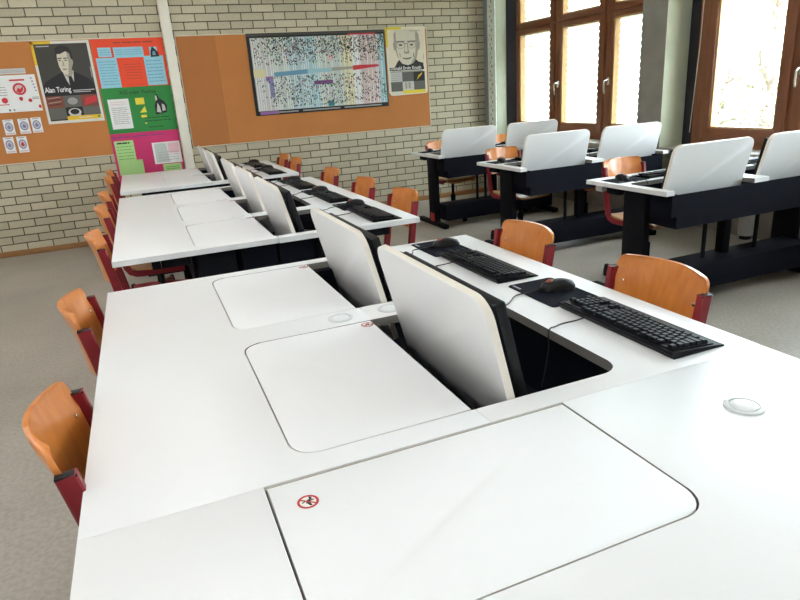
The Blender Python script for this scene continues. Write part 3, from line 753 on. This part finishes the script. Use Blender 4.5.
# ------------------------------------------------------------------ swivel chairs
def make_chair():
    t = thing('swivel_chair', '', 'chair')
    # backrest: curved plywood, concave to the sitter
    TOP = .820
    def hw(z):
        base = .166 + .013*min(1, max(0, (z-.72)/.06))
        r = .032
        if z > TOP-r: base = base - r + math.sqrt(max(0, r*r-(z-(TOP-r))**2))
        if z < .63: base = .166 - .03*(1-math.sqrt(max(0, 1-((.63-z)/.03)**2)))
        return base
    zs = [.60, .605, .615, .63, .66, .69, .715, .74, .765, .78, .790, .799, .806, .812, .816, .819, .820]
    nu = 15
    def P(u, z, off):
        y = -.208 - .055*((z-.60)/.26) - .045*(1-u*u) + .012*((z-.72)/.14)**2*-1
        return Vector((u*hw(z), y+off, z))
    b = MB('beech')
    fr = [[P(-1+2*i/(nu-1), z, .0055) for i in range(nu)] for z in zs]
    bk = [[P(-1+2*i/(nu-1), z, -.0055) for i in range(nu)] for z in zs]
    vf = b.grid(fr); vb = b.grid(bk)
    def strip(a, c):
        for j in range(len(a)-1): b.bm.faces.new((a[j], a[j+1], c[j+1], c[j]))
    strip(vf[0], vb[0]); strip(vf[-1], vb[-1]); strip([r[0] for r in vf], [r[0] for r in vb]); strip([r[-1] for r in vf], [r[-1] for r in vb])
    bk_o = b.build('backrest', t, ang=.9)
    for s in (-1, 1):
        c = P(s*.86, .735, .006)
        b = MB('chrome'); b.lathe([(.007, 0), (.006, .0025), (.002, .003)], (0, 0, 0), 'chrome', 12)
        o = b.build('screw', bk_o); o.location = c; o.rotation_euler = (-PI/2, 0, -s*.35); o['label'] = 'small steel screw head'
    # seat
    b = MB('seat_wood'); rows = []
    for j in range(13):
        y = -.195 + .40*j/12; wv = .195 - .03*(abs(j-6)/6)**4
        z = .452 - .018*math.exp(-((y-(-.02))/.11)**2) - (.03*((y-.13)/.075)**2 if y > .13 else 0)
        rows.append([(wv*(-1+2*i/10), y, z + .010*abs(-1+2*i/10)**3) for i in range(11)])
    v1 = b.grid(rows); v2 = b.grid([[(x, y, z-.011) for x, y, z in r] for r in rows])
    strip2 = lambda a, c: [b.bm.faces.new((a[j], a[j+1], c[j+1], c[j])) for j in range(len(a)-1)]
    strip2(v1[0], v2[0]); strip2(v1[-1], v2[-1]); strip2([r[0] for r in v1], [r[0] for r in v2]); strip2([r[-1] for r in v1], [r[-1] for r in v2])
    b.build('seat', t, ang=.9)
    # side frames
    for s in (-1, 1):
        b = MB('red_tube'); x = s*.183
        path = [(x, -.237, .775), (x, -.222, .69), (x, -.208, .60), (x, -.196, .52), (x, -.186, .465), (x, -.170, .436), (x, -.140, .421), (x, -.10, .418), (x, .02, .418), (x, .14, .416)]
        b.rect_sweep(path, (1, 0, 0), .024, .037); f = b.build('side_frame', t)
        b = MB('black_plastic'); b.box(x-.0115, x+.0115, -.2555, -.2185, .772, .7775, bevel=.0015); o = b.build('end_cap', f); o['label'] = 'black plastic end cap'
    b = MB('red_tube'); b.box(-.172, .172, -.03, .03, .395, .418, bevel=.004); b.box(-.06, .06, -.10, .10, .385, .410, bevel=.004); b.build('seat_carrier', t)
    b = MB('black'); b.lathe([(.026, .10), (.026, .26), (.015, .262), (.015, .386)], (0, 0, 0), 'black', 16); b.build('gas_column', t)
    for k in range(5):
        a = 2*PI*k/5 + .31; c, s = math.cos(a), math.sin(a)
        b = MB('red_tube')
        b.rect_sweep([(c*.02, s*.02, .095), (c*.12, s*.12, .085), (c*.255, s*.255, .062)], (-s, c, 0), .032, .034)
        lg = b.build('base_leg', t)
        b = MB('black_plastic'); b.lathe([(.020, .001), (.024, .006), (.024, .040), (.016, .085), (.010, .088)], (c*.258, s*.258, 0), 'black_plastic', 14); o = b.build('glide', lg); o['label'] = 'black plastic glide foot'
    return t
chair0 = make_chair(); used = []
def put_chair(x, y, rz, label, group):
    if not used:
        chair0.location = (x, y, 0); chair0.rotation_euler = (0, 0, rz); chair0['label'] = label; chair0['group'] = group; used.append(1); return chair0
    return dup(chair0, label, (x, y, 0), rz, group)
GL, GR, GW = 'chairs along the left side of the long row', 'chairs along the right side of the long row', 'chairs at the window desks'
d2r = math.radians
put_chair(.012, 1.285, -PI/2+d2r(2), 'orange plywood chair at the left edge of the row, nearest the camera', GL)
put_chair(-.005, 2.095, -PI/2+d2r(1), 'second orange chair from the camera on the left side of the row', GL)
put_chair(.000, 3.26, -PI/2, 'orange chair at the near left place of the middle block', GL)
put_chair(-.005, 4.18, -PI/2, 'orange chair at the centre left place of the middle block', GL)
put_chair(-.015, 4.93, -PI/2, 'orange chair at the far left place of the middle block', GL)
put_chair(-.02, 6.08, -PI/2, 'orange chair at the near left place of the far block', GL)
put_chair(-.03, 6.78, -PI/2, 'orange chair farthest away on the left, against the brick wall', GL)
put_chair(1.145, 1.385, PI/2, 'orange chair beside the nearest keyboard on the right of the row', GR)
put_chair(1.145, 2.105, PI/2, 'orange chair beside the second nearest keyboard, right of the row', GR)
put_chair(1.14, 3.365, PI/2, 'orange chair at the near right place of the middle block', GR)
put_chair(1.14, 4.06, PI/2, 'orange chair at the centre right place of the middle block', GR)
put_chair(1.14, 4.87, PI/2, 'orange chair at the far right place of the middle block', GR)
put_chair(1.14, 6.08, PI/2, 'orange chair at the near right place of the far block', GR)
put_chair(1.15, 6.66, PI/2, 'orange chair at the far right place of the far block, by the brick wall', GR)
put_chair(3.145, 3.26, PI+d2r(5), 'orange chair behind the window desk nearest the camera', GW)
put_chair(3.08, 4.74, PI+d2r(7), 'orange chair at the left place of the middle window desk', GW)
put_chair(3.78, 4.72, PI, 'orange chair at the right place of the middle window desk, mostly hidden', GW)
put_chair(3.10, 6.10, PI, 'orange chair behind the rearmost window desk, left place', GW)
put_chair(3.86, 6.10, PI, 'orange chair at the right place of the rearmost window desk', GW)

# ------------------------------------------------------------------ keyboards, mouse pads, mice
KL, KD = .43, .150
def key_rows():
    rows = []
    y = KD-.026
    u = .0183
    def row(yy, widths, x0=.014, dz=0):
        x = x0; out = []
        for w in widths:
            if w > 0: out.append((x, yy, w))
            x += abs(w)*u
        return out
    ks = []
    ks += row(y, [1, -1, 1, 1, 1, 1, -.5, 1, 1, 1, 1, -.5, 1, 1, 1, 1, -.3, 1, 1, 1])
    pad = [-.3, 1, 1, 1, -.3, 1, 1, 1, 1]
    ks += row(y-.0225, [1]*13 + [2] + pad)
    ks += row(y-.0225-.0183, [1.5] + [1]*12 + [1.5] + pad[:8])
    ks += row(y-.0225-.0366, [1.75] + [1]*11 + [2.25] + [-.3, -1, -1, -1, -.3, 1, 1, 1])
    ks += row(y-.0225-.0549, [2.25] + [1]*10 + [2.75] + [-.3, -1, 1, -1, -.3, 1, 1, 1, 1])
    ks += row(y-.0225-.0732, [1.25, 1.25, 1.25, 6.25, 1.25, 1.25, 1.25, 1.25] + [-.3, 1, 1, 1, -.3, 2, 1])
    return ks, u
KEYMESH = {}
def key_mesh(w, u):
    if w in KEYMESH: return KEYMESH[w]
    b = MB('key'); a = w*u-.0022; d = u-.0022; z1 = .0082; t = .0022
    lo = [(0, 0, 0), (a, 0, 0), (a, d, 0), (0, d, 0)]; hi = [(t, t*.9, z1), (a-t, t*.9, z1), (a-t, d-t*.6, z1), (t, d-t*.6, z1)]
    vl = [b.bm.verts.new(p) for p in lo]; vh = [b.bm.verts.new(p) for p in hi]
    b.bm.faces.new(vh); b.bm.faces.new(vl[::-1])
    for i in range(4): b.bm.faces.new((vl[i], vl[(i+1) % 4], vh[(i+1) % 4], vh[i]))
    o = b.build('key', None, smooth=False); me = o.data; bpy.data.objects.remove(o)
    KEYMESH[w] = me; return me
def make_keyboard(detailed):
    """lies with its front edge at y=0, long side along x, centred"""
    t = thing('keyboard', '', 'keyboard')
    b = MB('key_side')
    # wedge shell with a slight palm lip
    prof = [(-.012, .001), (-.012, .004), (.012, .008), (KD-.012, .0175), (KD, .0175), (KD+.002, .013), (KD-.004, .001)]
    b.prism(prof, -KL/2, KL/2, 'key_side', axis='X', bevel=.0015)
    # narrower raised plate
    b.prism([(.016, .0082), (.016, .0105), (KD-.010, .0195), (KD-.010, .0170)], -KL/2+.008, KL/2-.008, 'key_side', axis='X')
    b.build('shell', t)
    ks, u = key_rows(); sl = math.atan2(.0090, KD-.026)
    if detailed:
        for x, y, w in ks:
            o = bpy.data.objects.new('key', key_mesh(w, u)); COL.objects.link(o); o.parent = t
            o.location = (-KL/2+x, y-.002, .0106 + (y-.016)*.0725); o.rotation_euler = (sl, 0, 0)
    else:
        b = MB('key')
        for x, y, w in ks:
            a = w*u-.0022; z = .0106+(y-.016)*.0725
            b.box(-KL/2+x, -KL/2+x+a, y-.002, y+.0141, z, z+.009)
        o = b.build('keys', t, smooth=False); o['kind'] = 'stuff'
    return t
def add_cable(parent, pts, name='cable'):
    # smooth through the points
    P = [Vector(p) for p in pts]; out = []
    for i in range(len(P)-1):
        p0, p1, p2, p3 = P[max(i-1, 0)], P[i], P[i+1], P[min(i+2, len(P)-1)]
        for k in range(6):
            s = k/6
            out.append(.5*((2*p1) + (p2-p0)*s + (2*p0-5*p1+4*p2-p3)*s*s + (3*p1-p0-3*p2+p3)*s**3))
    out.append(P[-1])
    b = MB('cable'); b.tube(out, .0021, n=6); return b.build(name, parent)
def make_pad():
    t = thing('mouse_pad', '', 'mouse pad')
    b = MB('pad', 'print_grey'); w, d, r = .25, .17, .012
    poly = arc(w/2-r, d/2-r, r, 0, PI/2) + arc(-w/2+r, d/2-r, r, PI/2, PI) + arc(-w/2+r, -d/2+r, r, PI, 1.5*PI) + arc(w/2-r, -d/2+r, r, 1.5*PI, 2*PI)
    b.prism(poly, .0003, .0030, 'pad', bevel=.0008); b.build('mat', t)
    b = MB('print_grey')
    for k in range(5): b.face([(w/2-.055+k*.009, d/2-.020, .0032), (w/2-.0485+k*.009, d/2-.020, .0032), (w/2-.0475+k*.009, d/2-.012, .0032), (w/2-.054+k*.009, d/2-.012, .0032)])
    o = b.build('print', t, smooth=False); o['label'] = 'small pale printed lettering'
    return t
def make_mouse():
    """long axis y, nose to +y"""
    t = thing('computer_mouse', '', 'mouse')
    b = MB('mouse'); rows = []
    mh = lambda s: .009 + .025*math.sin(PI*min(1, .16+.72*(1-s)**1.1))
    L = .118
    for j in range(11):
        s = j/10; y = -L/2 + L*s
        w = .030*math.sqrt(max(.0004, 1-(2*s-1)**4))*(1-.12*math.sin(PI*s)) + .001
        h = mh(s)*(1 if 0 < j < 10 else .4)
        rows.append([(w*math.cos(PI*i/8), y, .002 + h*math.sin(PI*i/8)**.7) for i in range(9)])
    v = b.grid(rows)
    b.bm.faces.new(v[0]); b.bm.faces.new(v[-1][::-1])
    b.bm.faces.new([r[0] for r in v] + [r[-1] for r in v][::-1])
    body = b.build('body', t, ang=1.2)
    b = MB('logo_red'); b.lathe([(.011, -.004), (.010, .0012), (.004, .0022)], (0, 0, 0), 'logo_red', 14); o = b.build('emblem', t); o.location = (0, .030, .002+mh(.75)); o.rotation_euler = (-.42, 0, 0); o['label'] = 'dull red emblem spot'
    b = MB('black_plastic'); b.tube([(-.004, .047, .0145), (.004, .047, .0145)], .007, n=14); o = b.build('scroll_wheel', t); 
    return t

kb_far = make_keyboard(False); kb_near = make_keyboard(True); pad0 = make_pad(); mouse0 = make_mouse()
first = {'kbn': True, 'kbf': True, 'pad': True, 'mouse': True}
def put(proto, key, loc, rz, label, group):
    if first[key]:
        first[key] = False; o = proto; o.location = loc; o.rotation_euler = (0, 0, rz); o['label'] = label; o['group'] = group; return o
    o = proto.copy(); COL.objects.link(o); o.location = loc; o.rotation_euler = (0, 0, rz); o['label'] = label; o['group'] = group
    for ch in proto.children:
        if ch.name.startswith('cable'): continue
        c = ch.copy(); COL.objects.link(c); c.parent = o
    return o
def put_set(desk_loc, rz, px, where, near=False, kx=.255, ky=.095, pdx=.0, D=.742, mrot=-.2, pyo=.0):
    """keyboard, pad, mouse on one place; px = left end of the place along the desk"""
    R = Matrix.Rotation(rz, 4, 'Z'); O = Vector(desk_loc)
    def w(x, y, z=TH): return O + R @ Vector((x, y, z))
    k = put(kb_near if near else kb_far, 'kbn' if near else 'kbf', w(px+kx, ky), rz, 'black keyboard ' + where, 'keyboards on the desks')
    p = put(pad0, 'pad', w(px+kx+KL/2+.132+pdx, ky+.080+pyo), rz, 'dark mouse pad ' + where, 'mouse pads on the desks')
    m = put(mouse0, 'mouse', w(px+kx+KL/2+.135+pdx, ky+.055+pyo, TH+.0031), rz+mrot, 'black mouse on the pad ' + where, 'mice on the desks')
    # cables (each belongs to its device)
    ye = D-OD-ky    # edge of the opening seen from keyboard front edge
    add_cable(k, [(.09, KD-.002, .012), (.095, KD+.03, .006), (.10, KD+.07, .0035), (.09, ye-.02, .0045), (.075, ye+.012, .004), (.065, ye+.02, -.05), (.05, ye+.05, -.14)])
    mm = Matrix.Rotation(-mrot, 4, 'Z')
    yl = D-OD-(ky+.055+pyo)
    q = [(0, .058, .008), (.012, .085, .004), (.02, .14, .001), (-.03, yl-.02, .0012), (-.055, yl+.010, .001), (-.06, yl+.02, -.05), (-.06, yl+.05, -.13)]
    add_cable(m, [mm @ Vector(v) if i > 0 else Vector(v) for i, v in enumerate(q)])
R1L, R2L, R3L = (BLX1, .945, 0), (BLX1+.003, Y2-.008, 0), (BLX1, Y3, 0)
put_set(R1L, PI/2, 0, 'on the nearest right desk, closest to the camera', near=True, kx=.253, ky=.088)
put_set(R1L, PI/2, PW, 'second from the camera on the nearest right desk', near=True, kx=.238, ky=.118)
for i, nm in enumerate(('near', 'centre', 'far')):
    put_set(R2L, PI/2, PW*i, 'at the %s place of the middle block, right side' % nm, kx=.245, ky=.10+.012*i)
for i, nm in enumerate(('near', 'far')):
    put_set(R3L, PI/2, PW*i, 'at the %s place of the far block, right side' % nm, kx=.25, ky=.11)
for key, nm in (('f', 'nearest window desk'), ('m', 'middle window desk'), ('b', 'rearmost window desk')):
    loc = (ROWS[key][0]+2*PW, ROWS[key][1]+DR, 0)
    put_set(loc, PI, PW, 'at the left place of the %s' % nm, kx=.235, ky=.10, D=DR)
    put_set(loc, PI, 0, 'at the right place of the %s' % nm, kx=.235, ky=.10, D=DR)

# grey canister hanging below the nearest window desk
t = thing('hanging_canister', 'grey cylinder with black base hanging under the nearest window desk', 'container', (3.715, 2.95, 0))
b = MB('grey_plastic'); b.lathe([(.046, .285), (.050, .295), (.050, .455), (.044, .465)], (0, 0, 0), 'grey_plastic', 24); b.build('body', t)
b = MB('black_plastic'); b.lathe([(.026, .255), (.038, .26), (.038, .285)], (0, 0, 0), 'black_plastic', 18); b.tube([(0, 0, .465), (0, 0, .514)], .012, n=8); b.build('base', t)

# ------------------------------------------------------------------ assumed ceiling lamps (unseen, added to brighten the table tops) and daylight
def emat(name, col, st):
    m, nt, out = new_mat(name); e = nt.nodes.new('ShaderNodeEmission'); e.inputs[0].default_value = (*col, 1); e.inputs[1].default_value = st
    nt.links.new(e.outputs[0], out.inputs[0]); return m
M['lamp'] = emat('added_lamp_diffuser', (.985, .98, 1.0), LAMP)
M['lamp_off'] = pmat('unlit_diffuser', (.75, .75, .72), .5)
for i, x in enumerate((-2.3, -.25, 2.6)):      # window row left unlit so the added light comes from the left
    for j, y in enumerate((-1.8, .6, 3.0, 5.4)):
        t = thing('added_ceiling_lamp', 'unseen added ceiling lamp, %s of its row, %s row' % (('first', 'second', 'third', 'fourth')[j], ('left', 'middle', 'window side')[i]), 'lamp', (x, y, ZC), 0, 'added ceiling lamps')
        b = MB('pole'); b.box(-.15, .15, -.76, .76, -.07, -.001, bevel=.01); b.build('housing', t)
        b = MB('lamp' if i < 2 else 'lamp_off'); b.box(-.135, .135, -.745, .745, -.078, -.0705); b.build('diffuser', t, smooth=False)
w = bpy.data.worlds.new('World'); SC.world = w; w.use_nodes = True
nt = w.node_tree; nt.nodes.clear()
bg = nt.nodes.new('ShaderNodeBackground'); wo = nt.nodes.new('ShaderNodeOutputWorld')
bg.inputs[0].default_value = (.80, .90, 1.0, 1); bg.inputs[1].default_value = SKY
nt.links.new(bg.outputs[0], wo.inputs[0])
sun = bpy.data.lights.new('Sun', 'SUN'); sun.energy = SUN; sun.angle = .01; sun.color = (1, .96, .88)
so = bpy.data.objects.new('Sun', sun); COL.objects.link(so); so.rotation_euler = Vector((.75, .25, -.62)).to_track_quat('-Z', 'Y').to_euler()

# ------------------------------------------------------------------ camera
F = 619.4848; yaw, pit, rol = .373073882, .324862854, -.0693455777
f = Vector((math.sin(yaw)*math.cos(pit), math.cos(yaw)*math.cos(pit), -math.sin(pit)))
rt = Vector((math.cos(yaw), -math.sin(yaw), 0)); up = rt.cross(f)
c, s = math.cos(rol), math.sin(rol)
r2 = c*rt + s*up; u2 = -s*rt + c*up
cam = bpy.data.cameras.new('Camera'); cam.sensor_fit = 'HORIZONTAL'; cam.sensor_width = 36; cam.lens = 36*F/800; cam.clip_start = .05; cam.clip_end = 200
co = bpy.data.objects.new('Camera', cam); COL.objects.link(co)
co.matrix_world = Matrix(((r2.x, u2.x, -f.x, 0), (r2.y, u2.y, -f.y, 0), (r2.z, u2.z, -f.z, 1.37), (0, 0, 0, 1)))
SC.camera = co
vs = SC.view_settings; vs.view_transform = 'Standard'; vs.look = 'None'; vs.gamma = 1; vs.use_curve_mapping = False; vs.exposure = EXPO
SC.cycles.use_denoising = True
SC.cycles.max_bounces = 10; SC.cycles.diffuse_bounces = 6; SC.cycles.transparent_max_bounces = 16
